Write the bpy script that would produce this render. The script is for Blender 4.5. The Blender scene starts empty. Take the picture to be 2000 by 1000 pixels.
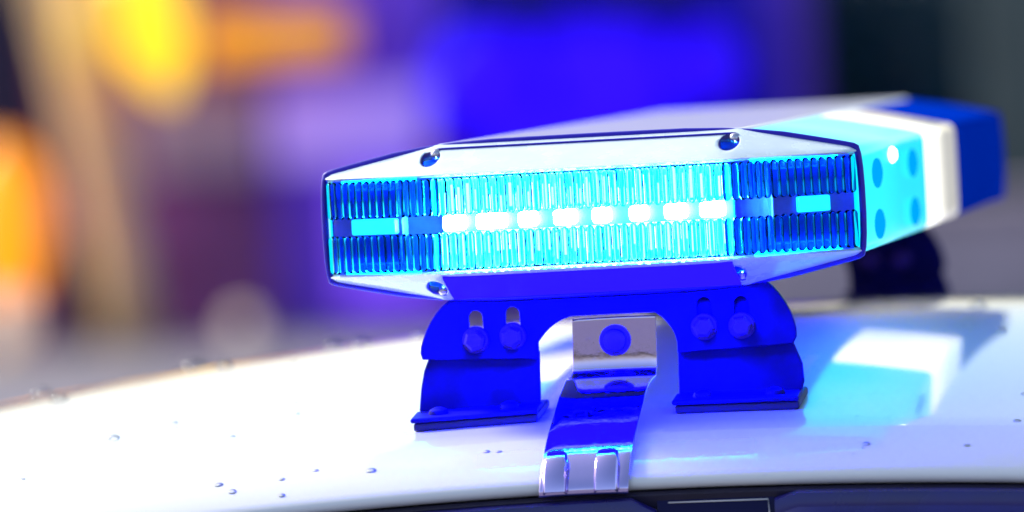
import bpy, bmesh, math, random
from mathutils import Vector, Matrix
R = math.radians
random.seed(7)
scene = bpy.context.scene
C = scene.collection

# ------------------------------------------------------------------ camera
cam_data = bpy.data.cameras.new('camera')
cam = bpy.data.objects.new('camera', cam_data); C.objects.link(cam)
rows = ((0.9875423845, 0.0513522040, 0.1487379909),
        (0.1468475107, 0.0388298706, -0.9883967067),
        (-0.0565318262, 0.9979254443, 0.0308051997))
cam.matrix_world = Matrix.Translation((0.54947, -3.96107, 0.10266)) @ Matrix(rows).to_4x4()
cam_data.sensor_width = 36.0
cam_data.lens = 252.0
cam_data.clip_start = 0.1; cam_data.clip_end = 2000
cam_data.dof.use_dof = True
cam_data.dof.focus_distance = 3.965
cam_data.dof.aperture_fstop = 5.6
scene.camera = cam

# ------------------------------------------------------------------ sky and sun
SUN_EL, SUN_AZ = R(38), R(294)
world = bpy.data.worlds.new('World'); scene.world = world
world.use_nodes = True
wn = world.node_tree.nodes; wl = world.node_tree.links
sky = wn.new('ShaderNodeTexSky'); sky.sky_type = 'NISHITA'; sky.sun_disc = False
sky.sun_elevation = SUN_EL; sky.sun_rotation = SUN_AZ
sky.dust_density = 3.0; sky.air_density = 1.0; sky.ozone_density = 1.0
bgn = wn['Background']; bgn.inputs['Strength'].default_value = 0.15
wl.new(sky.outputs[0], bgn.inputs['Color'])
sd = bpy.data.lights.new('sun', 'SUN'); sd.energy = 2.4; sd.angle = R(10); sd.color = (1.0, 0.96, 0.9)
sun = bpy.data.objects.new('sun', sd); C.objects.link(sun)
sdir = Vector((math.sin(SUN_AZ) * math.cos(SUN_EL), math.cos(SUN_AZ) * math.cos(SUN_EL), math.sin(SUN_EL)))
sun.rotation_euler = sdir.to_track_quat('Z', 'Y').to_euler()
sun.location = sdir * 20

vs = scene.view_settings
vs.view_transform = 'Standard'; vs.look = 'None'; vs.gamma = 1.0; vs.use_curve_mapping = False
vs.exposure = 0.75
scene.render.engine = 'CYCLES'
cy = scene.cycles
cy.caustics_refractive = False; cy.caustics_reflective = False
cy.sample_clamp_indirect = 40.0; cy.max_bounces = 12; cy.transmission_bounces = 12; cy.transparent_max_bounces = 16
cy.use_denoising = True

# ------------------------------------------------------------------ materials
MATS = {}
def mat(name, col=(0.5, 0.5, 0.5), rough=0.5, metal=0.0, coat=0.0, coat_rough=0.03, emit=None, strength=0.0,
        spec=0.5, noise=None, bump=None, trans=0.0, ior=1.45, mottled=0.0, rough_var=0.0):
    m = bpy.data.materials.new(name); m.use_nodes = True
    n = m.node_tree.nodes; l = m.node_tree.links; b = n['Principled BSDF']
    b.inputs['Base Color'].default_value = (*col, 1)
    b.inputs['Roughness'].default_value = rough
    b.inputs['Metallic'].default_value = metal
    b.inputs['Specular IOR Level'].default_value = spec
    b.inputs['Coat Weight'].default_value = coat
    b.inputs['Coat Roughness'].default_value = coat_rough
    b.inputs['Transmission Weight'].default_value = trans
    b.inputs['IOR'].default_value = ior
    if emit:
        b.inputs['Emission Color'].default_value = (*emit, 1)
        b.inputs['Emission Strength'].default_value = strength
    tc = n.new('ShaderNodeTexCoord')
    if mottled or rough_var:
        t = n.new('ShaderNodeTexNoise'); t.inputs['Scale'].default_value = noise or 30; t.inputs['Detail'].default_value = 6
        l.new(tc.outputs['Object'], t.inputs['Vector'])
        if mottled:
            mx = n.new('ShaderNodeMix'); mx.data_type = 'RGBA'; mx.blend_type = 'MULTIPLY'
            mx.inputs['Factor'].default_value = 1.0
            mx.inputs['A'].default_value = (*col, 1)
            mr = n.new('ShaderNodeMapRange'); mr.inputs['From Min'].default_value = 0.3; mr.inputs['From Max'].default_value = 0.7
            mr.inputs['To Min'].default_value = 1 - mottled; mr.inputs['To Max'].default_value = 1
            l.new(t.outputs['Fac'], mr.inputs['Value']); l.new(mr.outputs[0], mx.inputs['B'])
            l.new(mx.outputs['Result'], b.inputs['Base Color'])
        if rough_var:
            m2 = n.new('ShaderNodeMapRange'); m2.inputs['From Min'].default_value = 0.3; m2.inputs['From Max'].default_value = 0.7
            m2.inputs['To Min'].default_value = max(0, rough - rough_var); m2.inputs['To Max'].default_value = rough + rough_var
            l.new(t.outputs['Fac'], m2.inputs['Value']); l.new(m2.outputs[0], b.inputs['Roughness'])
    if bump:
        t = n.new('ShaderNodeTexNoise'); t.inputs['Scale'].default_value = bump[0]; t.inputs['Detail'].default_value = 4
        l.new(tc.outputs['Object'], t.inputs['Vector'])
        bp = n.new('ShaderNodeBump'); bp.inputs['Strength'].default_value = bump[1]; bp.inputs['Distance'].default_value = bump[2]
        l.new(t.outputs['Fac'], bp.inputs['Height']); l.new(bp.outputs[0], b.inputs['Normal'])
    MATS[name] = m
    return m

def sheet_mat(name, tint):
    """thin clear acrylic sheet: mostly see-through with a Fresnel gloss"""
    m = bpy.data.materials.new(name); m.use_nodes = True
    n = m.node_tree.nodes; l = m.node_tree.links
    n.remove(n['Principled BSDF']); out = n['Material Output']
    tr = n.new('ShaderNodeBsdfTransparent'); tr.inputs[0].default_value = (*tint, 1)
    gl = n.new('ShaderNodeBsdfGlossy'); gl.inputs['Roughness'].default_value = 0.04
    fr = n.new('ShaderNodeFresnel'); fr.inputs['IOR'].default_value = 1.49
    mx = n.new('ShaderNodeMixShader')
    l.new(fr.outputs[0], mx.inputs[0]); l.new(tr.outputs[0], mx.inputs[1]); l.new(gl.outputs[0], mx.inputs[2])
    l.new(mx.outputs[0], out.inputs['Surface'])
    MATS[name] = m
    return m

mat('car_paint', (0.76, 0.78, 0.81), 0.45, coat=1.0, coat_rough=0.055, mottled=0.03, noise=4, bump=(260, 0.03, 0.0004))
mat('rubber', (0.012, 0.010, 0.04), 0.45, mottled=0.4, noise=60, bump=(500, 0.2, 0.0004))
mat('door_black', (0.006, 0.005, 0.16), 0.28, coat=0.4, coat_rough=0.15, mottled=0.3, noise=40, rough_var=0.08)  # black trim with blue glare put into its base colour
mat('pillar_gloss', (0.004, 0.003, 0.05), 0.2, spec=0.25)
mat('edge_line', (0.6, 0.6, 0.65), 0.3)
mat('car_glass', (0.01, 0.012, 0.015), 0.03)
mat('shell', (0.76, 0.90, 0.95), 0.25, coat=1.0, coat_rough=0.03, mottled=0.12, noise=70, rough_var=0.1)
mat('pocket', (0.06, 0.03, 0.22), 0.35)
mat('gasket', (0.012, 0.002, 0.40), 0.4, bump=(300, 0.2, 0.0003))  # black rubber, the veil of blue light put into its colour
def rib_mat(name):
    """blue-tinted clear moulding: refraction with a small tinted gloss"""
    m = bpy.data.materials.new(name); m.use_nodes = True
    n = m.node_tree.nodes; l = m.node_tree.links
    n.remove(n['Principled BSDF']); out = n['Material Output']
    rf = n.new('ShaderNodeBsdfRefraction'); rf.inputs['Color'].default_value = (0.45, 0.92, 1.0, 1)
    rf.inputs['Roughness'].default_value = 0.02; rf.inputs['IOR'].default_value = 1.40
    gl = n.new('ShaderNodeBsdfGlossy'); gl.inputs['Roughness'].default_value = 0.06; gl.inputs['Color'].default_value = (0.15, 0.55, 1.0, 1)
    lw = n.new('ShaderNodeLayerWeight'); lw.inputs['Blend'].default_value = 0.12
    mx = n.new('ShaderNodeMixShader')
    l.new(lw.outputs['Fresnel'], mx.inputs[0]); l.new(rf.outputs[0], mx.inputs[1]); l.new(gl.outputs[0], mx.inputs[2])
    l.new(mx.outputs[0], out.inputs['Surface'])
    MATS[name] = m
rib_mat('acrylic')
sheet_mat('pane', (0.75, 0.95, 1.0))
mat('reflector', (0.09, 0.86, 0.86), 0.20, metal=0.75)
mat('board', (0.0, 0.55, 0.8), 0.4)
mat('flank_tray', (0.01, 0.09, 0.90), 0.35, metal=0.3, mottled=0.4, noise=90)
mat('fin', (0.01, 0.45, 0.80), 0.35)
mat('led_hot', (0.8, 0.95, 1), 0.3, emit=(0.30, 1.0, 1.0), strength=110)
mat('led_dim', (0.1, 0.4, 0.9), 0.3, emit=(0.0, 0.62, 0.95), strength=1.1)
mat('flank_glow', (0.1, 0.3, 0.9), 0.4, emit=(0.0, 0.20, 1.0), strength=18)  # added glow that lights the flank cavities azure
mat('streak_glow', (0.8, 0.95, 1), 0.3, emit=(0.75, 1.0, 1.0), strength=4)  # glow for the bars that imitate white light streaks
mat('led_core', (0.8, 0.95, 1), 0.3, emit=(0.8, 1.0, 1.0), strength=6)
mat('cyan_lens', (0.0, 0.20, 0.5), 0.3, coat=0.4, emit=(0.0, 0.66, 0.72), strength=0.95)
mat('boss', (0.0, 0.10, 0.45), 0.6, spec=0.0, emit=(0.0, 0.26, 0.8), strength=0.8)
mat('white_lens', (0.85, 0.83, 0.76), 0.25, coat=1.0, emit=(1.0, 0.95, 0.80), strength=1.25)
mat('blue_lens', (0.0, 0.03, 0.42), 0.6, spec=0.0)
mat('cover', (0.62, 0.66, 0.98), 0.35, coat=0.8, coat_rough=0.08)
mat('tray', (0.03, 0.03, 0.06), 0.5)
mat('added_blue', (0.0, 0.0, 0.5), 0.7, spec=0.05, emit=(0.00018, 0.00006, 1.0), strength=90)  # added glow, turns the bracket and roof blue
mat('added_blue_soft', (0.0, 0.0, 0.5), 0.4, emit=(0.001, 0.0, 1.0), strength=30)  # added glow for the roof beneath the bar
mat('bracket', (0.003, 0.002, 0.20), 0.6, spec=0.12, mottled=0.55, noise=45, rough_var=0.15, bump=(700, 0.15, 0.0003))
mat('pad', (0.003, 0.002, 0.06), 0.6, bump=(400, 0.2, 0.0003))
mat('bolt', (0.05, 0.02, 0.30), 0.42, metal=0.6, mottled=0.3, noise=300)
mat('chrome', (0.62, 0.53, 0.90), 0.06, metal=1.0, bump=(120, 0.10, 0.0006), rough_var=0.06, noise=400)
mat('screw', (0.62, 0.60, 0.70), 0.25, metal=0.9)
sheet_mat('water', (0.97, 0.98, 1.0))
mat('asphalt', (0.21, 0.20, 0.24), 0.8, mottled=0.4, noise=3)
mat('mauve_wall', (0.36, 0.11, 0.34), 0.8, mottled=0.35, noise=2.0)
mat('blue_spill_wall', (0.28, 0.10, 0.95), 0.8, mottled=0.3, noise=2.0)  # blue light spill put into the wall colour
mat('blue_spill_pale', (0.5, 0.36, 0.9), 0.4, emit=(0.42, 0.26, 0.95), strength=0.28)  # added glow in place of blue light falling on the facade
mat('blue_spill_deep', (0.3, 0.12, 0.9), 0.4, emit=(0.20, 0.06, 1.0), strength=0.45)  # the same added glow in a deeper violet
mat('pale_band', (0.60, 0.45, 0.60), 0.7, mottled=0.3, noise=2.0)
mat('dark_void', (0.008, 0.004, 0.05), 0.6, mottled=0.3, noise=2)
mat('orange', (0.95, 0.45, 0.02), 0.6, emit=(1.0, 0.36, 0.02), strength=0.30)  # awning orange, with an added glow to brighten it
mat('tan_paint', (0.95, 0.68, 0.34), 0.6, mottled=0.25, noise=2)
mat('amber_lamp', (0.8, 0.5, 0.02), 0.4, emit=(1.0, 0.58, 0.01), strength=0.9)
mat('gold_lamp', (0.8, 0.5, 0.1), 0.4, emit=(1.0, 0.55, 0.08), strength=0.25)
mat('orange_lamp', (0.8, 0.3, 0.01), 0.4, emit=(1.0, 0.30, 0.0), strength=0.75)
mat('pale_lamp', (0.7, 0.6, 0.5), 0.4, emit=(1.0, 0.75, 0.55), strength=0.35)
mat('post_white', (0.62, 0.5, 0.58), 0.5)
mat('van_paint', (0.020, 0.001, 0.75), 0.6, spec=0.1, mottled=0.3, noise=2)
mat('van_glass', (0.005, 0.005, 0.08), 0.1)
mat('tail_lamp', (0.3, 0.02, 0.05), 0.3)
mat('beacon_blue', (0.02, 0.005, 0.8), 0.6, spec=0.1, emit=(0.03, 0.002, 1.0), strength=0.55)
mat('taupe', (0.50, 0.40, 0.46), 0.8, mottled=0.3, noise=2)
mat('dark_wall', (0.012, 0.05, 0.15), 0.8, mottled=0.5, noise=1.2)
mat('leaf', (0.015, 0.10, 0.14), 0.6, mottled=0.5, noise=3)
mat('bark', (0.04, 0.03, 0.025), 0.9, mottled=0.4, noise=8)
mat('stone', (0.10, 0.13, 0.12), 0.8, mottled=0.3, noise=2)

# ------------------------------------------------------------------ helpers
def link(name, me, m=None, parent=None, smooth=True, bevel=0.0, seg=2):
    o = bpy.data.objects.new(name, me); C.objects.link(o)
    if m is not None and len(me.materials) == 0:
        me.materials.append(MATS[m])
    if smooth:
        for p in me.polygons: p.use_smooth = True
    if bevel:
        b = o.modifiers.new('b', 'BEVEL'); b.width = bevel; b.segments = seg; b.limit_method = 'ANGLE'; b.angle_limit = R(35)
        b.harden_normals = True
    if parent is not None: o.parent = parent
    return o
def pyd(verts, faces):
    me = bpy.data.meshes.new('mesh'); me.from_pydata(verts, [], faces); me.update(); return me
def frombm(bm):
    bmesh.ops.recalc_face_normals(bm, faces=bm.faces[:])
    me = bpy.data.meshes.new('mesh'); bm.to_mesh(me); bm.free(); return me
def part(name, verts, faces, m, parent, **k):
    bm = bmesh.new(); vv = [bm.verts.new(v) for v in verts]
    for f in faces:
        try: bm.faces.new([vv[i] for i in f])
        except ValueError: pass
    return link(name, frombm(bm), m, parent, **k)
def sharp(o, deg=35):
    """smooth shading only below the given angle"""
    bm = bmesh.new(); bm.from_mesh(o.data)
    for e in bm.edges:
        if len(e.link_faces) == 2 and e.calc_face_angle(0) > R(deg): e.smooth = False
    bm.to_mesh(o.data); bm.free(); return o
def box_me(x0, x1, y0, y1, z0, z1):
    v = [(x, y, z) for x in (x0, x1) for y in (y0, y1) for z in (z0, z1)]
    f = [(0, 1, 3, 2), (4, 6, 7, 5), (0, 4, 5, 1), (2, 3, 7, 6), (0, 2, 6, 4), (1, 5, 7, 3)]
    bm = bmesh.new(); vv = [bm.verts.new(a) for a in v]
    for q in f: bm.faces.new([vv[i] for i in q])
    return frombm(bm)
def box(name, x0, x1, y0, y1, z0, z1, m, parent=None, bevel=0.0, seg=2):
    o = link(name, box_me(x0, x1, y0, y1, z0, z1), m, parent, smooth=bool(bevel), bevel=bevel, seg=seg); return o
def plate(name, outer, holes, y0, y1, m, parent, bevel=0.0008):
    """an XZ outline (with holes) given a thickness along Y"""
    bm = bmesh.new(); edges = []
    for loop in [outer] + holes:
        vv = [bm.verts.new((x, y0, z)) for x, z in loop]
        for i in range(len(vv)): edges.append(bm.edges.new((vv[i], vv[(i + 1) % len(vv)])))
    g = bmesh.ops.triangle_fill(bm, use_beauty=True, use_dissolve=False, edges=edges)
    faces = [f for f in g['geom'] if isinstance(f, bmesh.types.BMFace)]
    ex = bmesh.ops.extrude_face_region(bm, geom=faces)
    for v in [e for e in ex['geom'] if isinstance(e, bmesh.types.BMVert)]: v.co.y = y1
    o = link(name, frombm(bm), m, parent, smooth=True, bevel=bevel)
    return sharp(o)
def lathe(name, prof, n, m, parent, axis='Z', loc=(0, 0, 0), rot=None):
    """prof: (radius, height) list, closed on the axis"""
    bm = bmesh.new(); rings = []
    for r, h in prof:
        if r < 1e-7: rings.append([bm.verts.new((0, 0, h))])
        else: rings.append([bm.verts.new((r * math.cos(2 * math.pi * i / n), r * math.sin(2 * math.pi * i / n), h)) for i in range(n)])
    for a, b in zip(rings, rings[1:]):
        for i in range(n):
            j = (i + 1) % n
            q = [a[i % len(a)], a[j % len(a)], b[j % len(b)], b[i % len(b)]]
            q = list(dict.fromkeys(q))
            if len(q) > 2: bm.faces.new(q)
    me = frombm(bm)
    if axis == '-Y':    # height points to the viewer side
        me.transform(Matrix.Rotation(R(90), 4, 'X'))
    o = link(name, me, m, parent); o.location = loc
    if rot: o.rotation_euler = rot
    return sharp(o)
def tube(name, pts, r, m, parent, n=8, closed=False):
    bm = bmesh.new(); rings = []; N = len(pts); pts = [Vector(p) for p in pts]
    for i, p in enumerate(pts):
        a = pts[(i - 1) % N] if closed or i else p
        b = pts[(i + 1) % N] if closed or i < N - 1 else p
        t = (b - a).normalized(); u = t.cross(Vector((0, 1, 0.001))).normalized(); w = t.cross(u)
        rings.append([bm.verts.new(p + r * (math.cos(2 * math.pi * k / n) * u + math.sin(2 * math.pi * k / n) * w)) for k in range(n)])
    for i in range(N if closed else N - 1):
        a, b = rings[i], rings[(i + 1) % N]
        for k in range(n): bm.faces.new((a[k], a[(k + 1) % n], b[(k + 1) % n], b[k]))
    if not closed:
        bm.faces.new(rings[0]); bm.faces.new(rings[-1])
    return link(name, frombm(bm), m, parent)
def empty(name, loc=(0, 0, 0)):
    o = bpy.data.objects.new(name, None); C.objects.link(o); o.location = loc; o.empty_display_size = 0.05; return o
def tag(o, label=None, cat=None, group=None, kind=None):
    if label: o['label'] = label
    if cat: o['category'] = cat
    if group: o['group'] = group
    if kind: o['kind'] = kind
    return o
def chaikin(pts, it=2, closed=True):
    for _ in range(it):
        q = []; N = len(pts)
        rng = range(N) if closed else range(N - 1)
        if not closed: q.append(pts[0])
        for i in rng:
            a, b = pts[i], pts[(i + 1) % N]
            q.append(tuple(0.75 * s + 0.25 * t for s, t in zip(a, b))); q.append(tuple(0.25 * s + 0.75 * t for s, t in zip(a, b)))
        if not closed: q.append(pts[-1])
        pts = q
    return pts
def smoothpath(pts, n):
    """Catmull-Rom through pts"""
    out = []; P = [Vector(p) for p in pts]
    for i in range(len(P) - 1):
        p0, p1, p2, p3 = P[max(i - 1, 0)], P[i], P[i + 1], P[min(i + 2, len(P) - 1)]
        for k in range(n):
            t = k / n
            out.append(0.5 * ((2 * p1) + (p2 - p0) * t + (2 * p0 - 5 * p1 + 4 * p2 - p3) * t * t + (3 * p1 - p0 - 3 * p2 + p3) * t ** 3))
    out.append(P[-1]); return out
def bake(o):
    dg = bpy.context.evaluated_depsgraph_get(); dg.update()
    me = bpy.data.meshes.new_from_object(o.evaluated_get(dg)); o.modifiers.clear(); o.data = me

GROUND = -1.55
# ------------------------------------------------------------------ the setting: ground
g = part('ground', [(-300, -300, GROUND), (300, -300, GROUND), (300, 300, GROUND), (-300, 300, GROUND)], [(0, 1, 2, 3)], 'asphalt', None, smooth=False)
tag(g, kind='structure')

# ------------------------------------------------------------------ the car
car = tag(empty('police_car', (0, 0.55, GROUND)), 'white police car whose wet glossy roof fills the lower frame', 'car')
def cpart(o):
    o.parent = car; o.matrix_parent_inverse = Matrix.Translation((0, -0.55, -GROUND)); return o
YC = 0.55
def arch(x):
    d = x - 0.04
    return -0.145 * d * d - (0.05 * (abs(d) - 0.55) ** 2 * 8 if abs(d) > 0.55 else 0)
def zroof(x, y): return -0.0795 - 0.105 * (y - YC) ** 2 + arch(x)
SIDE = [(-0.065, -0.1192), (-0.068, -0.1201), (-0.075, -0.1226), (-0.083, -0.1258), (-0.091, -0.1296), (-0.099, -0.1342), (-0.105, -0.1388), (-0.1085, -0.1418), (-0.1095, -0.1450), (-0.107, -0.1478), (-0.100, -0.1488), (-0.07, -0.1493)]
prof = [(y, z) for y, z in reversed(SIDE)]
NY = 44
for i in range(1, NY):
    y = -0.065 + (1.23) * i / NY; prof.append((y, -0.0795 - 0.105 * (y - YC) ** 2))
prof += [(2 * YC - y, z) for y, z in SIDE]
xs = [-0.95 + 2.0 * i / 100 for i in range(101)]
verts = [(x, y, z + arch(x)) for x in xs for y, z in prof]
n = len(prof); faces = [(i * n + j, (i + 1) * n + j, (i + 1) * n + j + 1, i * n + j + 1) for i in range(100) for j in range(n - 1)]
roof = cpart(link('roof', pyd(verts, faces), 'car_paint'))
def strip_along(name, prof2, x0, x1, m, nseg=40, endround=0.0):
    """sweep a closed (y, z) outline along the arched roof edge from x0 to x1"""
    n = len(prof2); V = []; F = []
    for i in range(nseg + 1):
        x = x0 + (x1 - x0) * i / nseg
        for y, z in prof2:
            dz = 0
            if endround and x1 - x < endround: dz = -(endround - math.sqrt(max(endround ** 2 - (endround - (x1 - x)) ** 2, 0)))
            if endround and x - x0 < endround: dz = -(endround - math.sqrt(max(endround ** 2 - (endround - (x - x0)) ** 2, 0)))
            V.append((x, y, z + arch(x) + (dz if z > -0.2 else 0)))
    for i in range(nseg):
        for j in range(n):
            k = (j + 1) % n; F.append((i * n + j, (i + 1) * n + j, (i + 1) * n + k, i * n + k))
    F.append(tuple(range(n))); F.append(tuple(nseg * n + j for j in reversed(range(n))))
    return cpart(sharp(part(name, V, F, m, None), 40))
# rubber drip seal under the roof edge, then the tops of both door frames and the pillar cover between
strip_along('roof_seal', [(-0.090, -0.1496), (-0.108, -0.1492), (-0.1105, -0.1512), (-0.108, -0.158), (-0.090, -0.158)], -0.9, 1.0, 'rubber', 60)
dp = [(-0.092, -0.1545), (-0.112, -0.1518), (-0.1155, -0.1533), (-0.1165, -0.1578), (-0.1165, -0.1608), (-0.121, -0.1650), (-0.125, -0.180), (-0.126, -0.196), (-0.115, -0.200), (-0.092, -0.200)]
dl = strip_along('door_frame', dp, -0.9, 0.0415, 'door_black', 70, 0.007)
dr = strip_along('door_frame', [(y, z + 0.0012) for y, z in dp], 0.1065, 1.0, 'door_black', 70, 0.004)
strip_along('pillar_cover', [(-0.092, -0.1538), (-0.1085, -0.1532), (-0.1100, -0.1550), (-0.1110, -0.200), (-0.092, -0.200)], 0.0418, 0.1062, 'pillar_gloss', 12)
tube_pts = [(0.048, -0.1103, -0.1555), (0.1025, -0.1103, -0.1560), (0.1030, -0.1108, -0.163), (0.1015, -0.1116, -0.199)]
cpart(tube('edge_strip', tube_pts, 0.0004, 'edge_line', None, 6))
box_w = [(-0.125, -0.19), (-0.165, -0.45), (-0.155, -0.45), (-0.115, -0.19)]
strip_along('window_glass', box_w, -0.88, 0.03, 'car_glass', 20)
strip_along('window_glass', box_w, 0.115, 0.95, 'car_glass', 20)
for s in (0,):   # body and cabin below the frame
    bprof = [(-0.155, -0.44), (-0.21, -0.60), (-0.225, -0.85), (-0.20, -1.15), (-0.16, -1.30), (1.26, -1.30), (1.30, -1.15), (1.325, -0.85), (1.31, -0.60), (1.255, -0.44)]
    V = []; F = []; bx = [-1.9, -1.7, -1.0, 0.0, 1.1, 1.7, 1.85]; sc = [0.86, 0.97, 1, 1, 1, 0.98, 0.9]
    for x, k in zip(bx, sc):
        for y, z in bprof: V.append((x, YC + (y - YC) * k, z if z < -0.5 else z - (0.06 if abs(x) > 1.5 else 0)))
    nb = len(bprof)
    for i in range(len(bx) - 1):
        for j in range(nb):
            k = (j + 1) % nb; F.append((i * nb + j, (i + 1) * nb + j, (i + 1) * nb + k, i * nb + k))
    F.append(tuple(range(nb))); F.append(tuple((len(bx) - 1) * nb + j for j in range(nb)))
    cpart(part('body', V, F, 'car_paint', None, bevel=0.02))
    far_w = [(2 * YC - y, z) for y, z in box_w]
    strip_along('window_glass', far_w, -0.88, 0.95, 'car_glass', 20)
    for wx in (-1.2, 1.25):
        for wy in (-0.12, 1.02):
            w = lathe('wheel', [(0, 0), (0.2, 0), (0.22, 0.01), (0.30, 0), (0.325, 0.02), (0.325, 0.18), (0.30, 0.2), (0, 0.2)], 32, 'rubber', None, '-Y', (wx, wy + 0.2, GROUND + 0.325))
            cpart(w)
# water drops on the paint
drops = [(-0.26, 0.62, 5), (-0.235, 0.58, 5), (-0.2, 0.6, 4), (-0.31, 0.5, 5), (-0.40, 0.42, 5), (-0.165, 0.45, 4), (-0.45, 0.6, 6), (-0.36, 0.66, 6), (-0.50, 0.3, 5),
         (-0.118, -0.088, 2.6), (-0.195, -0.094, 2.4), (-0.055, -0.078, 1.8), (-0.048, -0.079, 1.4), (-0.15, -0.082, 1.6),
         (0.155, -0.088, 2.2), (0.235, -0.055, 2.4), (0.30, 0.02, 3), (0.21, -0.09, 1.5), (-0.3, 0.1, 3), (-0.42, 0.05, 2.6), (0.2, 0.3, 3), (0.275, 0.42, 4), (0.17, 0.5, 4)]
for _ in range(22):                       # finer spatter
    cx_ = random.choice((-0.42, -0.3, -0.2, -0.14, 0.16, 0.23)) + random.gauss(0, 0.035)
    if abs(cx_ - 0.003) < 0.125 and random.random() < 0.9: continue
    drops.append((cx_, random.choice((random.uniform(-0.104, -0.07), random.uniform(-0.06, 0.12), random.uniform(0.1, 0.6))), random.choice((0.8, 1.0, 1.3, 1.7, 2.2))))
bm = bmesh.new(); bmesh.ops.create_uvsphere(bm, u_segments=14, v_segments=8, radius=1)
for v in bm.verts:
    v.co.z = max(v.co.z, -0.1)
dm = frombm(bm)
for i, (x, y, r) in enumerate(drops):
    d = link('water_drop', dm, 'water')
    if y >= -0.065: z = zroof(x, y)
    else:
        z = next(z0 + (z1 - z0) * (y - y0) / (y1 - y0) for (y0, z0), (y1, z1) in zip(SIDE, SIDE[1:]) if y1 <= y <= y0) + arch(x)
    d.location = (x, y, z - 0.0002)
    rr = r / 1000 * (1.1 if y > 0 else 1)
    d.scale = (rr * random.uniform(0.9, 1.3), rr, rr * (0.75 if y > 0 else 0.55))
    if y < -0.065: d.rotation_euler = (R(28), 0, 0)
    cpart(d)

# ------------------------------------------------------------------ the light bar
bar = tag(empty('light_bar', (0, 0.5, -0.05)), 'lit blue emergency light bar with fluted end lens clamped on white roof', 'light bar')
PI_BAR = Matrix.Translation((0, -0.5, 0.05))
def bpart(o):
    o.parent = bar; o.matrix_parent_inverse = PI_BAR.copy(); return o
HB = 0.0275                     # half height of the fluted band
ring = chaikin([(-0.1515, 0.029), (-0.146, 0.0312), (-0.088, 0.0432), (0.0, 0.0438), (0.088, 0.0432), (0.146, 0.0312), (0.1515, 0.029),
                (0.1515, -0.029), (0.146, -0.0312), (0.088, -0.0432), (0.0, -0.0438), (-0.088, -0.0432), (-0.146, -0.0312), (-0.1515, -0.029)], 2)
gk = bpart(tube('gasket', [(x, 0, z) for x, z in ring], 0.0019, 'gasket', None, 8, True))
def ztop(x):
    ax = abs(x)
    if ax < 0.085: return 0.0436
    if ax < 0.146: return 0.0436 + (0.0306 - 0.0436) * (ax - 0.085) / 0.061
    return max(0.0275, 0.0306 - (ax - 0.146) * 0.6)
half = [(0.0, -0.0475), (0.04, -0.0470), (0.070, -0.0455), (0.084, -0.0425), (0.096, -0.0360), (0.115, -0.0255), (0.134, -0.0150), (0.145, -0.0080), (0.1500, -0.0015)]
full = [(-x, y) for x, y in reversed(half[1:])] + half
crv = [(v.x, v.y) for v in smoothpath([(x, y, 0) for x, y in full], 6)]
# white sloped shell above and below the fluted band
def shell_half(sign, name):
    V = []; F = []; rowsn = 9; N = len(crv)
    for i, (x, y) in enumerate(crv):
        zt = ztop(x)
        rowp = []
        for k in range(rowsn):
            t = k / (rowsn - 1)
            if k == 0: p = (x * 0.985, y * 0.93, HB - 0.0012)
            elif k == 1: p = (x, y, HB)
            else:
                tt = (k - 1) / (rowsn - 2)
                e = tt ** 0.9
                p = (x, y * (1 - tt) - 0.0006 * tt, HB + 0.0006 + (zt - HB - 0.0006) * e)
            rowp.append(p)
        # inner surface back to close the solid
        rowp.append((x * 0.985, -0.0006 + min(0, y * 0.02), zt - 0.0035 if zt - 0.0035 > HB - 0.002 else HB - 0.002))
        rowp.append((x * 0.975, y * 0.80, HB - 0.0016))
        V += [(a, b, c * sign) for a, b, c in rowp]
    m_ = rowsn + 2
    for i in range(N - 1):
        for j in range(m_):
            k = (j + 1) % m_; F.append((i * m_ + j, (i + 1) * m_ + j, (i + 1) * m_ + k, i * m_ + k))
    F.append(tuple(range(m_))); F.append(tuple((N - 1) * m_ + j for j in range(m_)))
    return part(name, V, F, 'shell', None)
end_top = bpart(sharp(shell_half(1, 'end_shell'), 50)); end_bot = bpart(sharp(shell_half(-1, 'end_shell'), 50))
# screw pockets cut into the shell, with a screw in each
def pocket(shell, x, y, z, sign):
    bm = bmesh.new()
    d = Vector((0.0, -1.0, 0.10 * sign)).normalized()
    bmesh.ops.create_cone(bm, segments=24, radius1=0.0056, radius2=0.0064, depth=0.05, cap_ends=True)
    cut = link('pocket_cutter', frombm(bm), 'pocket')
    cut.rotation_euler = Vector(d).to_track_quat('Z', 'Y').to_euler()
    cut.location = Vector((x - 0.0022, y, z - 0.0024 * sign)) + d * 0.025
    if 'pocket' not in [mm.name for mm in shell.data.materials]: shell.data.materials.append(MATS['pocket'])
    b = shell.modifiers.new('cut', 'BOOLEAN'); b.operation = 'DIFFERENCE'; b.object = cut; b.solver = 'EXACT'
    try: b.material_mode = 'TRANSFER'
    except Exception: pass
    bake(shell)
    bpy.data.objects.remove(cut)
    s = lathe('screw', [(0, 0.0040), (0.0008, 0.0040), (0.0010, 0.0036), (0.0020, 0.0034), (0.0030, 0.0024), (0.0034, 0.0008), (0.0034, -0.004), (0, -0.004)], 20, 'screw', None, '-Y', (x, y + 0.001, z))
    s.parent = shell
for x in (-0.0845, 0.0835):
    pocket(end_top, x, -0.010, 0.0382, 1)
    pocket(end_bot, x, -0.010, -0.0375, -1)
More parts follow.
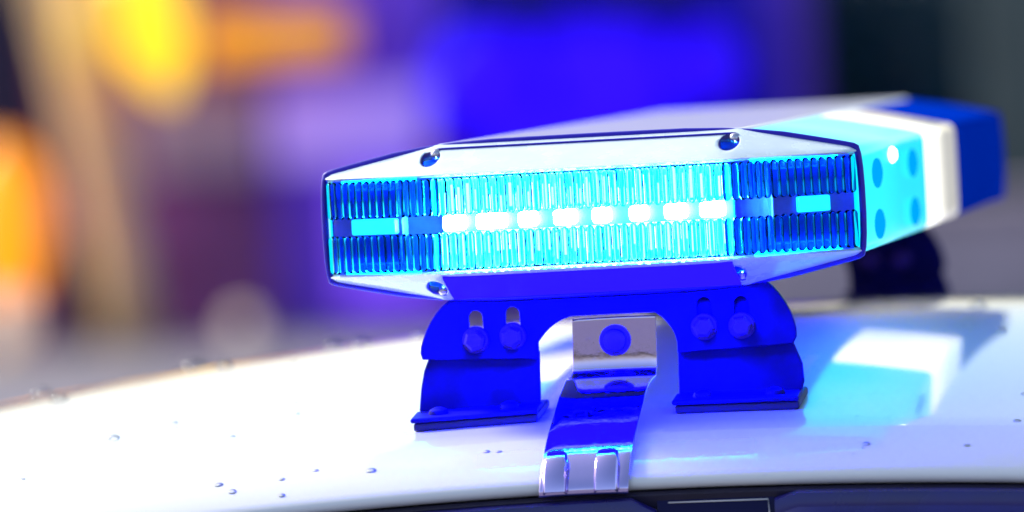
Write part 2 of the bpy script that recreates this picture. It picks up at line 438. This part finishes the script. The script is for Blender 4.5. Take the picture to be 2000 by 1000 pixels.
# fluted band: clear pane behind, rows of half-round ribs in front
V = []; F = []
for x, y in crv:
    V += [(x * 0.985, y * 0.93, -HB + 0.001), (x * 0.985, y * 0.93, HB - 0.001)]
for i in range(len(crv) - 1): F.append((2 * i, 2 * i + 2, 2 * i + 3, 2 * i + 1))
lens = bpart(link('end_lens', pyd(V, F), 'pane'))
lens['label'] = 'fluted clear end lens glowing cyan'
def rib_mesh(w, d, h):
    V = []; F = []; seg = 8; prof = []
    r = w / 2
    for k in range(5):
        a = math.pi / 2 * k / 4; prof.append((math.sin(a), h / 2 - r + r * math.cos(a)))
    prof += [(1.0, 0.0)]
    prof += [(s, -z) for s, z in reversed(prof[:-1])]
    bm = bmesh.new(); rings = []
    for s, z in prof:
        if s < 1e-6: rings.append([bm.verts.new((0, 0, z))]); continue
        rings.append([bm.verts.new((-r * s * math.cos(math.pi * i / seg), -d * s * math.sin(math.pi * i / seg), z)) for i in range(seg + 1)])
    for a, b in zip(rings, rings[1:]):
        for i in range(seg):
            q = list(dict.fromkeys([a[min(i, len(a) - 1)], a[min(i + 1, len(a) - 1)], b[min(i + 1, len(b) - 1)], b[min(i, len(b) - 1)]]))
            if len(q) > 2: bm.faces.new(q)
        q = list(dict.fromkeys([a[0], a[-1], b[-1], b[0]]))
        if len(q) > 2: bm.faces.new(q)
    return frombm(bm)
ribm = rib_mesh(0.0046, 0.0024, 0.0212); ribm.materials.append(MATS['acrylic'])
for p in ribm.polygons: p.use_smooth = len(p.vertices) != 99
acc = 0.0; pitch = 0.00485; nextd = 0.0025; prev = crv[0]
for q in crv[1:]:
    L = math.hypot(q[0] - prev[0], q[1] - prev[1])
    while acc + L >= nextd:
        t = (nextd - acc) / L; x = (prev[0] + (q[0] - prev[0]) * t); y = (prev[1] + (q[1] - prev[1]) * t)
        ang = math.atan2(q[1] - prev[1], q[0] - prev[0])
        nx, ny = math.sin(ang), -math.cos(ang)
        for zc in (0.0152, -0.0152):
            rb = bpy.data.objects.new('rib', ribm); C.objects.link(rb)
            rb.location = (x * 0.985 + nx * 0.0004, y * 0.93 + ny * 0.0004, zc); rb.rotation_euler = (0, 0, ang)
            rb.parent = lens
            sv = random.uniform(0.97, 1.03); rb.scale = (sv, random.uniform(0.85, 1.1), random.uniform(0.985, 1.015))
        nextd += pitch
    acc += L; prev = q
# inside the end: back wall, LED module with reflectors, two dim side modules
inner = [(x * 0.97, z * 0.95) for x, z in ring]
bpart(plate('reflector_wall', inner, [], -0.0022, -0.0008, 'flank_tray', None, 0))
led_mod = bpart(box('led_board', -0.082, 0.082, -0.016, -0.010, -0.024, 0.024, 'board', None, 0.001))
NL = 8; px = 0.0206; x0 = -0.0735
NC = 150                                  # corrugated reflector troughs above and below the LEDs
for sgn in (1, -1):
    V = []; F = []; m_ = 8
    for ix in range(NC + 1):
        x = -0.082 + 0.164 * ix / NC
        dy = (0.0016 if ix % 2 else -0.0016) * random.uniform(0.3, 1.2)
        for k in range(m_):
            t = k / (m_ - 1)
            V.append((x + random.uniform(-0.0002, 0.0002), -0.0185 - 0.018 * t ** 1.5 + dy * (0.4 + 0.6 * t), sgn * (0.0055 + 0.0195 * t ** 0.8)))
    for ix in range(NC):
        for k in range(m_ - 1): F.append((ix * m_ + k, ix * m_ + m_ + k, ix * m_ + m_ + k + 1, ix * m_ + k + 1))
    rf = link('reflector', pyd(V, F), 'reflector', smooth=False); rf.parent = led_mod
def sub(o, p): o.parent = p; return o
for i in range(NL):
    x = x0 + i * px + random.uniform(-0.0006, 0.0006)
    wd = (0.0060, 0.0082, 0.0050, 0.0060, 0.0048, 0.0048, 0.0060, 0.0066)[i]
    sub(box('led', x - wd, x + wd, -0.030, -0.0165, -0.0042, 0.0042, 'led_hot', None, 0.002, 3), led_mod)
for i in range(2 * NL + 1):
    x = x0 - px / 2 + i * px / 2
    for sgn in (1, -1):
        z0, z1 = sorted((sgn * 0.006, sgn * 0.0235))
        sub(box('fin', x - 0.0007, x + 0.0007, -0.034 if i % 2 == 0 else -0.027, -0.0165, z0, z1, 'fin', None, 0), led_mod)
for sgn in (1, -1):                       # glowing bars standing in for white light streaks above and below the LEDs
    x = -0.079
    while x < 0.079:
        h = random.uniform(0.007, 0.0165); z = sgn * (0.0065 + h / 2 + random.uniform(0, 0.002)); w = random.uniform(0.0004, 0.0010)
        sub(box('streak_bar', x - w, x + w, -0.0385, -0.0375, z - h / 2, z + h / 2, 'streak_glow', None, 0.0003), led_mod)
        x += random.uniform(0.0028, 0.0062)
for sx in (-1, 1):
    sm = bpart(box('side_module', -0.017, 0.017, -0.003, 0.003, -0.0205, 0.0205, 'flank_tray', None, 0.001))
    sm.location = (sx * 0.117, -0.0125, 0); sm.rotation_euler = (0, 0, sx * R(30))
    dl_ = box('led', *((-0.0165, 0.0150) if sx < 0 else (-0.0030, 0.0165)), -0.0075, -0.003, -0.0044, 0.0044, 'led_dim', None, 0.001)
    dl_.parent = sm
for sx in (-1, 1):                        # added hidden glow strips along the top and bottom of each flank cavity
    for sgn in (1, -1):
        es = bpart(box('flank_fill', -0.026, 0.026, -0.0015, 0.0015, -0.0008, 0.0008, 'flank_glow', None))
        es.location = (sx * 0.1165, -0.0185, sgn * 0.0252); es.rotation_euler = (0, 0, sx * R(30))
# the long body: side lenses in three colours on either flank, cover above, tray below
def side_lens(y0, y1, m, sx, label):
    pr = chaikin([(0.087, 0.0424), (0.100, 0.0405), (0.140, 0.0318), (0.1502, 0.0290), (0.1506, 0.02), (0.1506, -0.02), (0.1502, -0.0290), (0.140, -0.0318), (0.100, -0.0405), (0.087, -0.0424)], 2, False)
    V = []; F = []; N = len(pr)
    ys = (y0, y0 + 0.004, y1 - 0.004, y1)
    for yy, ins in zip(ys, (0.0015, 0, 0, 0.0015)):
        for x, z in pr: V.append((sx * (x - ins), yy, z * (1 - ins * 12)))
    for i in range(3):
        for j in range(N - 1): F.append((i * N + j, (i + 1) * N + j, (i + 1) * N + j + 1, i * N + j + 1))
    for i in range(3): F.append((i * N, i * N + N - 1, (i + 1) * N + N - 1, (i + 1) * N))
    F.append(tuple(range(N))); F.append(tuple(3 * N + j for j in range(N)))
    o = bpart(sharp(part('side_lens', V, F, m, None), 40)); o['label'] = label; return o
for sx in (1, -1):
    cl = side_lens(0.003, 0.409, 'cyan_lens', sx, 'lit cyan side lens')
    side_lens(0.411, 0.628, 'white_lens', sx, 'lit white side lens')
    side_lens(0.630, 0.998, 'blue_lens', sx, 'unlit dark blue side lens')
    for yy in (0.10, 0.32):
        for zz in (0.0125, -0.0165):
            b_ = lathe('screw_boss', [(0, 0.0012), (0.006, 0.0012), (0.0085, 0.0002), (0.0088, -0.004), (0, -0.004)], 20, 'boss', None, 'Z', (sx * 0.1508, yy, zz), (0, sx * R(90), 0))
            b_.scale = (1, 3.4, 1); sub(b_, cl)
    c_ = lathe('led', [(0, 0.002), (0.003, 0.0016), (0.0045, 0.0), (0.0045, -0.003), (0, -0.003)], 16, 'led_core', None, 'Z', (sx * 0.1510, 0.195, 0.0205), (0, sx * R(90), 0)); c_.scale = (1, 3.0, 1); sub(c_, cl)
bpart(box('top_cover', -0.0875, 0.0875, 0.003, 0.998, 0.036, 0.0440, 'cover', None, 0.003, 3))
bpart(box('base_tray', -0.0875, 0.0875, 0.003, 0.998, -0.0440, -0.036, 'tray', None, 0.003, 3))
# far end cap, a simpler blue dish of the same outline
V = []; F = []; N = len(ring)
for yy, k in ((0.999, 1.0), (1.012, 0.99), (1.035, 0.86), (1.045, 0.62)):
    V += [(x * k, yy, z * (k ** 0.4)) for x, z in ring]
for i in range(3):
    for j in range(N): F.append((i * N + j, (i + 1) * N + j, (i + 1) * N + (j + 1) % N, i * N + (j + 1) % N))
F.append(tuple(range(N))); F.append(tuple(3 * N + j for j in range(N)))
bpart(part('end_cap', V, F, 'blue_lens', None))
# added blue glow panel on the lower slope, lighting bracket and roof
V = []; F = []; nx_ = 24
for i in range(nx_ + 1):
    x = -0.080 + 0.162 * i / nx_
    yc = -0.0475 + 0.35 * x * x
    for yy, zz in ((yc + 0.0035, -0.0300), (yc * 0.5, -0.0375), (-0.005, -0.0432), (-0.005, -0.0420), (yc * 0.5, -0.0362), (yc + 0.0035, -0.0288)):
        V.append((x, yy, zz))
for i in range(nx_):
    for j in range(6):
        k = (j + 1) % 6; F.append((i * 6 + j, i * 6 + 6 + j, i * 6 + 6 + k, i * 6 + k))
F.append(tuple(range(6))); F.append(tuple(nx_ * 6 + j for j in range(6)))
bpart(sharp(part('added_blue_panel', V, F, 'added_blue', None)))
# thin tube standing in for a blue reflected line on the upper slope
reflected_line = [(x, y * 0.20 - 0.0006, 0.0275 + (ztop(x) - 0.0275) * 0.80 ** 0.9 + 0.0006) for x, y in crv if abs(x) < 0.086]
bpart(tube('reflected_line', reflected_line, 0.0006, 'gasket', None, 6))
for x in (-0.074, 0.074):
    bpart(box('added_blue_strip', x - 0.003, x + 0.003, 0.03, 0.42, -0.0462, -0.0440, 'added_blue_soft', None))  # added strips that throw blue onto the roof under the bar

# ------------------------------------------------------------------ mounting brackets
def arc_hole(cx, z0, z1, w, n=7):
    r = w / 2
    return [(cx - r, z0), (cx + r, z0)] + [(cx + r * math.cos(math.pi * k / n), z1 - r + r * math.sin(math.pi * k / n)) for k in range(n + 1)]
def bracket(Y):
    out = chaikin([(-0.078, -0.0405), (-0.0866, -0.0452), (-0.0938, -0.0529), (-0.0992, -0.0627), (-0.1022, -0.0715), (-0.1010, -0.0765)], 1, False)
    out += [(-0.0352, -0.0787)]
    out += chaikin([(-0.0350, -0.0697), (-0.0298, -0.0635), (-0.0232, -0.0588), (-0.0158, -0.0562)], 1, False)
    out += chaikin([(0.0320, -0.0563), (0.0372, -0.0607), (0.0418, -0.0672), (0.0434, -0.0735)], 1, False)
    out += [(0.0432, -0.0795), (0.1080, -0.0778)]
    out += chaikin([(0.1102, -0.0740), (0.1104, -0.0680), (0.1070, -0.0572), (0.1004, -0.0469), (0.0936, -0.0405)], 1, False)
    BX = [(-0.0700, -0.0668), (-0.0490, -0.0657), (0.0591, -0.0657), (0.0800, -0.0662)]
    holes = [arc_hole(x + 0.0004, z - 0.004, z + 0.0165, 0.0082) for x, z in BX]
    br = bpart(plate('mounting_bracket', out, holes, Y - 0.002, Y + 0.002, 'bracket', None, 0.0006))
    for x, z in BX:
        sub(lathe('washer', [(0.003, 0), (0.003, 0.0012), (0.0070, 0.0012), (0.0076, 0.0004), (0.0076, -0.0008), (0.003, -0.0008)], 28, 'bolt', None, '-Y', (x, Y - 0.0028, z)), br)
        sub(lathe('bolt', [(0, 0.0058), (0.0046, 0.0058), (0.0062, 0.0046), (0.0062, 0.0), (0.003, 0.0), (0.003, -0.01), (0, -0.01)], 6, 'bolt', None, '-Y', (x, Y - 0.0040, z), (0, random.uniform(0, 1), 0)), br)
    # each foot: a curved wall behind the plate, a flange running forward on the roof slope and a rubber pad
    for lo, hi, tab, outer in ((-0.1035, -0.0355, False, -1), (0.0425, 0.1115, True, 1)):
        w = []
        if outer < 0:
            w = [(-0.0975, -0.0745), (-0.1012, -0.0830), (-0.1035, -0.0930), (-0.1052, -0.1060), (-0.0362, -0.1065), (-0.0352, -0.0745)]
        else:
            w = [(0.0428, -0.0745), (0.0420, -0.1065), (0.1105, -0.1065), (0.1128, -0.0990), (0.1123, -0.0890), (0.1078, -0.0780)]
            if tab: w = [(0.0435, -0.0600), (0.0420, -0.1065), (0.1105, -0.1065), (0.1128, -0.0990), (0.1123, -0.0890), (0.1080, -0.0775), (0.1040, -0.0570), (0.092, -0.047), (0.050, -0.047)]
        ft = bpart(plate('bracket_foot', w, [], Y + 0.0022, Y + 0.0062, 'bracket', None, 0.001))
        a, b = (lo - 0.0035, hi + 0.0005) if outer < 0 else (lo - 0.002, hi + 0.0002)
        cx = (a + b) / 2; slope = 0.122
        def zr(y, x=cx): return zroof(x, y if Y < 0.5 else 2 * YC - y)
        ys = [Y - 0.020, Y - 0.012, Y + 0.0045, Y + 0.012]
        def slab(nm, x0_, x1_, y0_, y1_, lift, th, m, bev, par):
            V = []
            for x in (x0_, x1_):
                for y in (y0_, y1_):
                    base = zroof(x, y)
                    V += [(x, y, base + lift), (x, y, base + lift + th)]
            f = [(0, 1, 3, 2), (4, 6, 7, 5), (0, 4, 5, 1), (2, 3, 7, 6), (0, 2, 6, 4), (1, 5, 7, 3)]
            return sub(part(nm, V, f, m, None, bevel=bev, seg=3), par)
        slab('pad', a + 0.0015, b, Y - 0.019, Y + 0.03, 0.0002, 0.0048, 'pad', 0.0015, ft)
        fl = slab('flange', a, b, Y - 0.020, Y + 0.0040, 0.0051, 0.0028, 'bracket', 0.0012, ft)
        for rx in ((-0.0925, -0.052) if outer < 0 else (0.0570, 0.0975)):
            ry = Y - 0.009
            rv = lathe('rivet', [(0, 0.0035), (0.0025, 0.0032), (0.0048, 0.002), (0.0056, 0.0), (0.0056, -0.001), (0, -0.001)], 20, 'bracket', None, 'Z', (rx, ry, zroof(rx, ry) + 0.0080), (R(7), 0, 0))
            sub(rv, ft)
    return br
br0 = bracket(0.004)
bracket(0.955)

# ------------------------------------------------------------------ chrome strap hooked over the roof edge
path = smoothpath([(0.0125, -0.0585, 0), (0.0125, -0.0730, 0), (0.0120, -0.0855, 0), (0.0095, -0.0900, 0), (0.0030, -0.0917, 0), (-0.0080, -0.0930, 0), (-0.0300, -0.0985, 0), (-0.0550, -0.1085, 0), (-0.0790, -0.1185, 0), (-0.0980, -0.1295, 0), (-0.1085, -0.1395, 0), (-0.1125, -0.1460, 0), (-0.1115, -0.1490, 0)], 6)
V = []; F = []; nw = 10
for i, p in enumerate(path):
    t = i / (len(path) - 1)
    cx = 0.0072 - 0.0052 * t
    hw = 0.0236 + 0.0010 * t + (0.0012 * math.exp(-((t - 0.36) / 0.07) ** 2))
    for k in range(nw + 1):
        u = -1 + 2 * k / nw
        V.append((cx + hw * u, p.x, p.y + 0.0004 * (1 - u * u)))
for i in range(len(path) - 1):
    for k in range(nw):
        F.append((i * (nw + 1) + k, i * (nw + 1) + k + 1, (i + 1) * (nw + 1) + k + 1, (i + 1) * (nw + 1) + k))
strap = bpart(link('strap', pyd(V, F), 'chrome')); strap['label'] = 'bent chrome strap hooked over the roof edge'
so = strap.modifiers.new('s', 'SOLIDIFY'); so.thickness = 0.0016; so.offset = 0
bv = strap.modifiers.new('b', 'BEVEL'); bv.width = 0.0004; bv.segments = 2
sub(lathe('strap_bolt', [(0, 0.0040), (0.0040, 0.0040), (0.0060, 0.0032), (0.0066, 0.0015), (0.0066, 0.0), (0.0088, -0.0002), (0.0088, -0.0014), (0, -0.0014)], 28, 'bolt', None, '-Y', (0.0073, 0.0100, -0.0712)), strap)
# two raised hook tabs pressed out of the strap's foot
for cx in (-0.0130, 0.0150):
    V = []; F = []
    sec = [(-0.0945, -0.1262, 0.0), (-0.0990, -0.1275, 0.0020), (-0.1050, -0.1320, 0.0028), (-0.1110, -0.1400, 0.0026), (-0.1140, -0.1480, 0.0022)]
    prof_t = [(-0.0058, 0.0), (-0.0048, 1.0), (0.0048, 1.0), (0.0058, 0.0)]
    for (y, z, h), wf in zip(sec, (0.45, 0.85, 1.0, 1.0, 1.0)):
        for u, k in prof_t: V.append((cx + u * wf, y - 0.7 * h * k - 0.0012, z + 0.55 * h * k))
    for i in range(len(sec) - 1):
        for k in range(3): F.append((i * 4 + k, i * 4 + k + 1, (i + 1) * 4 + k + 1, (i + 1) * 4 + k))
    tb = sub(link('hook_tab', pyd(V, F), 'chrome'), strap)
    so = tb.modifiers.new('s', 'SOLIDIFY'); so.thickness = 0.0012
    bv = tb.modifiers.new('b', 'BEVEL'); bv.width = 0.0006; bv.segments = 2

# ------------------------------------------------------------------ out-of-focus street behind
def part_of(o, p):
    o.parent = p; o.matrix_parent_inverse = Matrix.Translation(p.location).inverted(); return o
fa = tag(empty('shop_building', (-7.0, 37.5, GROUND)), 'blurred mauve shop front with pale band and orange awning with added glow behind the bar', 'building')
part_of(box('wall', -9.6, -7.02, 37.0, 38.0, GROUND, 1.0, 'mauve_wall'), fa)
part_of(box('fascia_band', -7.75, -7.03, 36.90, 37.0, -0.62, -0.12, 'pale_band', None, 0.02), fa)
part_of(box('glow_awning', -7.28, -6.45, 36.45, 36.88, 0.02, 0.30, 'orange', None, 0.03), fa)  # awning given an added glow
part_of(box('doorway', -9.3, -8.32, 36.85, 36.98, -0.55, 0.9, 'dark_void', None, 0.02), fa)
part_of(box('doorway', -8.30, -7.92, 36.85, 36.98, GROUND, -0.95, 'dark_void', None, 0.02), fa)
part_of(box('plinth', -7.75, -7.03, 36.90, 37.0, GROUND, -1.36, 'mauve_wall', None, 0.02), fa)

vb = tag(empty('blue_spill_building', (-5.9, 37.5, GROUND)), 'blurred building between the shop front and blue van, blue light spill put into its colour', 'building')
part_of(box('wall', -7.01, -3.9, 37.05, 38.0, GROUND, 1.0, 'blue_spill_wall'), vb)  # violet here is blue light spill put into the colour
part_of(box('spill_glow_band', -6.98, -5.7, 36.95, 37.05, -0.60, -0.15, 'blue_spill_pale', None, 0.02), vb)  # added glowing panels stand in for blue spill on the wall
part_of(box('spill_glow_panel', -6.6, -5.5, 36.95, 37.05, -1.45, -0.70, 'blue_spill_deep', None, 0.02), vb)

po = tag(empty('lamp_post', (-7.7, 36.2, GROUND)), 'blurred tan leaning post carrying glowing yellow lamps', 'lamp post')
V = []; F = []; ns = 20
hs = [(0.0, -7.72, 0.17), (0.5, -7.76, 0.165), (1.2, -7.86, 0.17), (2.0, -8.0, 0.18), (2.9, -8.2, 0.18)]
for h, x, r in hs:
    V += [(x + r * math.cos(2 * math.pi * k / ns), 36.2 + r * math.sin(2 * math.pi * k / ns), GROUND + h) for k in range(ns)]
for i in range(len(hs) - 1):
    for k in range(ns): F.append((i * ns + k, i * ns + (k + 1) % ns, (i + 1) * ns + (k + 1) % ns, (i + 1) * ns + k))
F.append(tuple(range(ns))); F.append(tuple((len(hs) - 1) * ns + k for k in range(ns)))
part_of(part('post', V, F, 'tan_paint', None), po)
part_of(tube('arm', [(-7.95, 36.1, 0.62), (-7.7, 35.95, 0.66), (-7.5, 35.9, 0.56)], 0.05, 'tan_paint', None, 10), po)
part_of(lathe('lamp_globe', [(0, -0.44), (0.06, -0.40), (0.14, -0.26), (0.20, -0.06), (0.24, 0.14), (0.25, 0.3), (0.12, 0.46), (0, 0.48)], 28, 'amber_lamp', None, 'Z', (-7.45, 35.9, 0.26), (0, R(-14), 0)), po)
part_of(lathe('lamp_globe', [(0, -0.3), (0.10, -0.24), (0.16, -0.05), (0.17, 0.12), (0.10, 0.28), (0, 0.3)], 24, 'gold_lamp', None, 'Z', (-7.74, 35.7, 0.30), (0, R(10), 0)), po)

ob = tag(empty('warning_beacon', (-8.32, 35.6, GROUND)), 'blurred orange warning beacon on a short stand at the far left', 'beacon')
part_of(lathe('lens', [(0, -0.44), (0.16, -0.42), (0.22, -0.2), (0.23, 0.1), (0.19, 0.3), (0.09, 0.42), (0, 0.44)], 24, 'orange_lamp', None, 'Z', (-8.28, 35.6, -0.77)), ob)
part_of(lathe('collar', [(0, -0.13), (0.10, -0.12), (0.14, 0), (0.10, 0.12), (0, 0.13)], 24, 'pale_lamp', None, 'Z', (-8.3, 35.6, -1.32)), ob)
part_of(lathe('stand', [(0, 0), (0.14, 0), (0.14, 0.05), (0.07, 0.06), (0.07, 0.26), (0, 0.26)], 20, 'tan_paint', None, 'Z', (-8.3, 35.6, GROUND)), ob)

bo = tag(empty('bollard', (-6.98, 34.0, GROUND)), 'blurred pale bollard with a round head before the mauve wall', 'bollard')
part_of(lathe('shaft', [(0, 0), (0.08, 0), (0.06, 0.05), (0.04, 0.11), (0, 0.11)], 20, 'taupe', None, 'Z', (-6.65, 34.0, GROUND)), bo)
part_of(lathe('head', [(0, -0.07), (0.05, -0.055), (0.07, 0), (0.05, 0.055), (0, 0.07)], 20, 'pale_lamp', None, 'Z', (-6.65, 34.0, GROUND + 0.17)), bo)

van = tag(empty('blue_van', (-4.95, 36.5, GROUND)), 'blurred dark blue van with glowing blue rear lamps behind the light bar', 'van')
V = []; F = []
vp = [(-0.90, 0.25), (-0.92, 0.9), (-0.86, 1.6), (-0.74, 2.05), (0.74, 2.05), (0.86, 1.6), (0.92, 0.9), (0.90, 0.25)]
for y in (35.2, 35.3, 39.0, 40.0):
    k = 0.97 if y == 35.2 else (0.8 if y == 40.0 else 1)
    V += [(-4.9 + x * k, y, GROUND + (z if y != 40.0 else min(z, 1.1))) for x, z in vp]
for i in range(3):
    for j in range(8): F.append((i * 8 + j, (i + 1) * 8 + j, (i + 1) * 8 + (j + 1) % 8, i * 8 + (j + 1) % 8))
F.append(tuple(range(8))); F.append(tuple(24 + j for j in range(8)))
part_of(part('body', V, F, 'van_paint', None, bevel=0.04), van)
for x0_, x1_ in ((-5.62, -4.95), (-4.85, -4.18)):
    part_of(box('rear_window', x0_, x1_, 35.15, 35.19, GROUND + 1.78, GROUND + 1.98, 'van_glass', None, 0.01), van)
for x_ in (-5.72, -4.14):
    part_of(box('tail_lamp', x_ - 0.06, x_ + 0.06, 35.14, 35.19, GROUND + 0.75, GROUND + 1.05, 'tail_lamp', None, 0.01), van)
    for y_ in (35.7, 39.0):
        part_of(lathe('wheel', [(0, 0), (0.30, 0), (0.33, 0.03), (0.33, 0.17), (0.30, 0.2), (0, 0.2)], 24, 'rubber', None, '-Y', (x_, y_ + 0.3, GROUND + 0.33)), van).rotation_euler = (0, 0, R(90))
for x_, z_, r_ in ((-5.42, 1.40, 0.30), (-4.98, 1.52, 0.14), (-4.72, 1.34, 0.33), (-4.2, 1.42, 0.18), (-5.1, 0.95, 0.26), (-4.5, 0.85, 0.22)):
    part_of(lathe('blue_lamp', [(0, 0.10), (r_ * 0.6, 0.08), (r_ * 0.92, 0.03), (r_, 0), (0, 0)], 28, 'beacon_blue', None, '-Y', (x_, 35.13, GROUND + z_)), van)

wl_ = tag(empty('low_wall', (-2.4, 34.0, GROUND)), 'blurred taupe low wall behind the far end of the bar', 'wall', kind='thing')
part_of(box('wall', -3.9, -0.8, 34.0, 34.3, GROUND, -0.95, 'taupe', None, 0.02), wl_)
part_of(box('coping', -3.95, -0.75, 33.95, 34.35, -0.95, -0.88, 'taupe', None, 0.02), wl_)
pl = tag(empty('stone_pillar', (-2.5, 35.0, GROUND)), 'blurred grey green stone pillar at the far right', 'pillar', kind='thing')
part_of(box('shaft', -2.72, -2.2, 35.0, 35.5, GROUND, 1.0, 'stone', None, 0.03), pl)
part_of(box('cap', -2.78, -2.14, 34.94, 35.56, 1.0, 1.1, 'stone', None, 0.02), pl)
dw = tag(empty('far_building', (-3, 44.5, GROUND)), 'blurred dark navy building far behind everything', 'building')
part_of(box('wall', -14, 30, 44.0, 46, GROUND, 0.95, 'dark_wall'), dw)
part_of(box('cornice', -14.1, 30.1, 43.9, 46.1, 0.95, 1.05, 'dark_wall'), dw)

def tree(x, y, h, label):
    t = tag(empty('tree', (x, y, GROUND)), label, 'tree', 'dark trees behind the bar')
    part_of(tube('trunk', [(x, y, GROUND), (x + 0.03, y, GROUND + 0.5), (x - 0.02, y, GROUND + h * 0.6)], 0.08, 'bark', None, 10), t)
    V = []; F = []
    for i in range(1500):
        while True:
            p = Vector((random.uniform(-1, 1), random.uniform(-1, 1), random.uniform(-1, 1)))
            if 0.15 < p.length < 1: break
        clump = 0.85 + 0.25 * math.sin(p.x * 7 + x) * math.sin(p.z * 6) * math.cos(p.y * 5)
        c = Vector((x + p.x * 0.62 * clump, y + p.y * 0.6 * clump, GROUND + h * 0.62 + p.z * h * 0.40 * clump))
        a = Vector((random.gauss(0, 1), random.gauss(0, 1), random.gauss(0, 1))).normalized(); b = a.orthogonal().normalized()
        s = random.uniform(0.05, 0.10); k = len(V)
        V += [c - a * s, c + b * s * 0.5, c + a * s, c - b * s * 0.5]; F.append((k, k + 1, k + 2, k + 3))
    part_of(link('crown', pyd([tuple(v) for v in V], F), 'leaf', None, smooth=False), t)
tree(-3.75, 38.5, 2.6, 'blurred dark leafy tree beside the blue van')
tree(-2.95, 38.0, 2.5, 'blurred dark leafy tree beside the stone pillar')
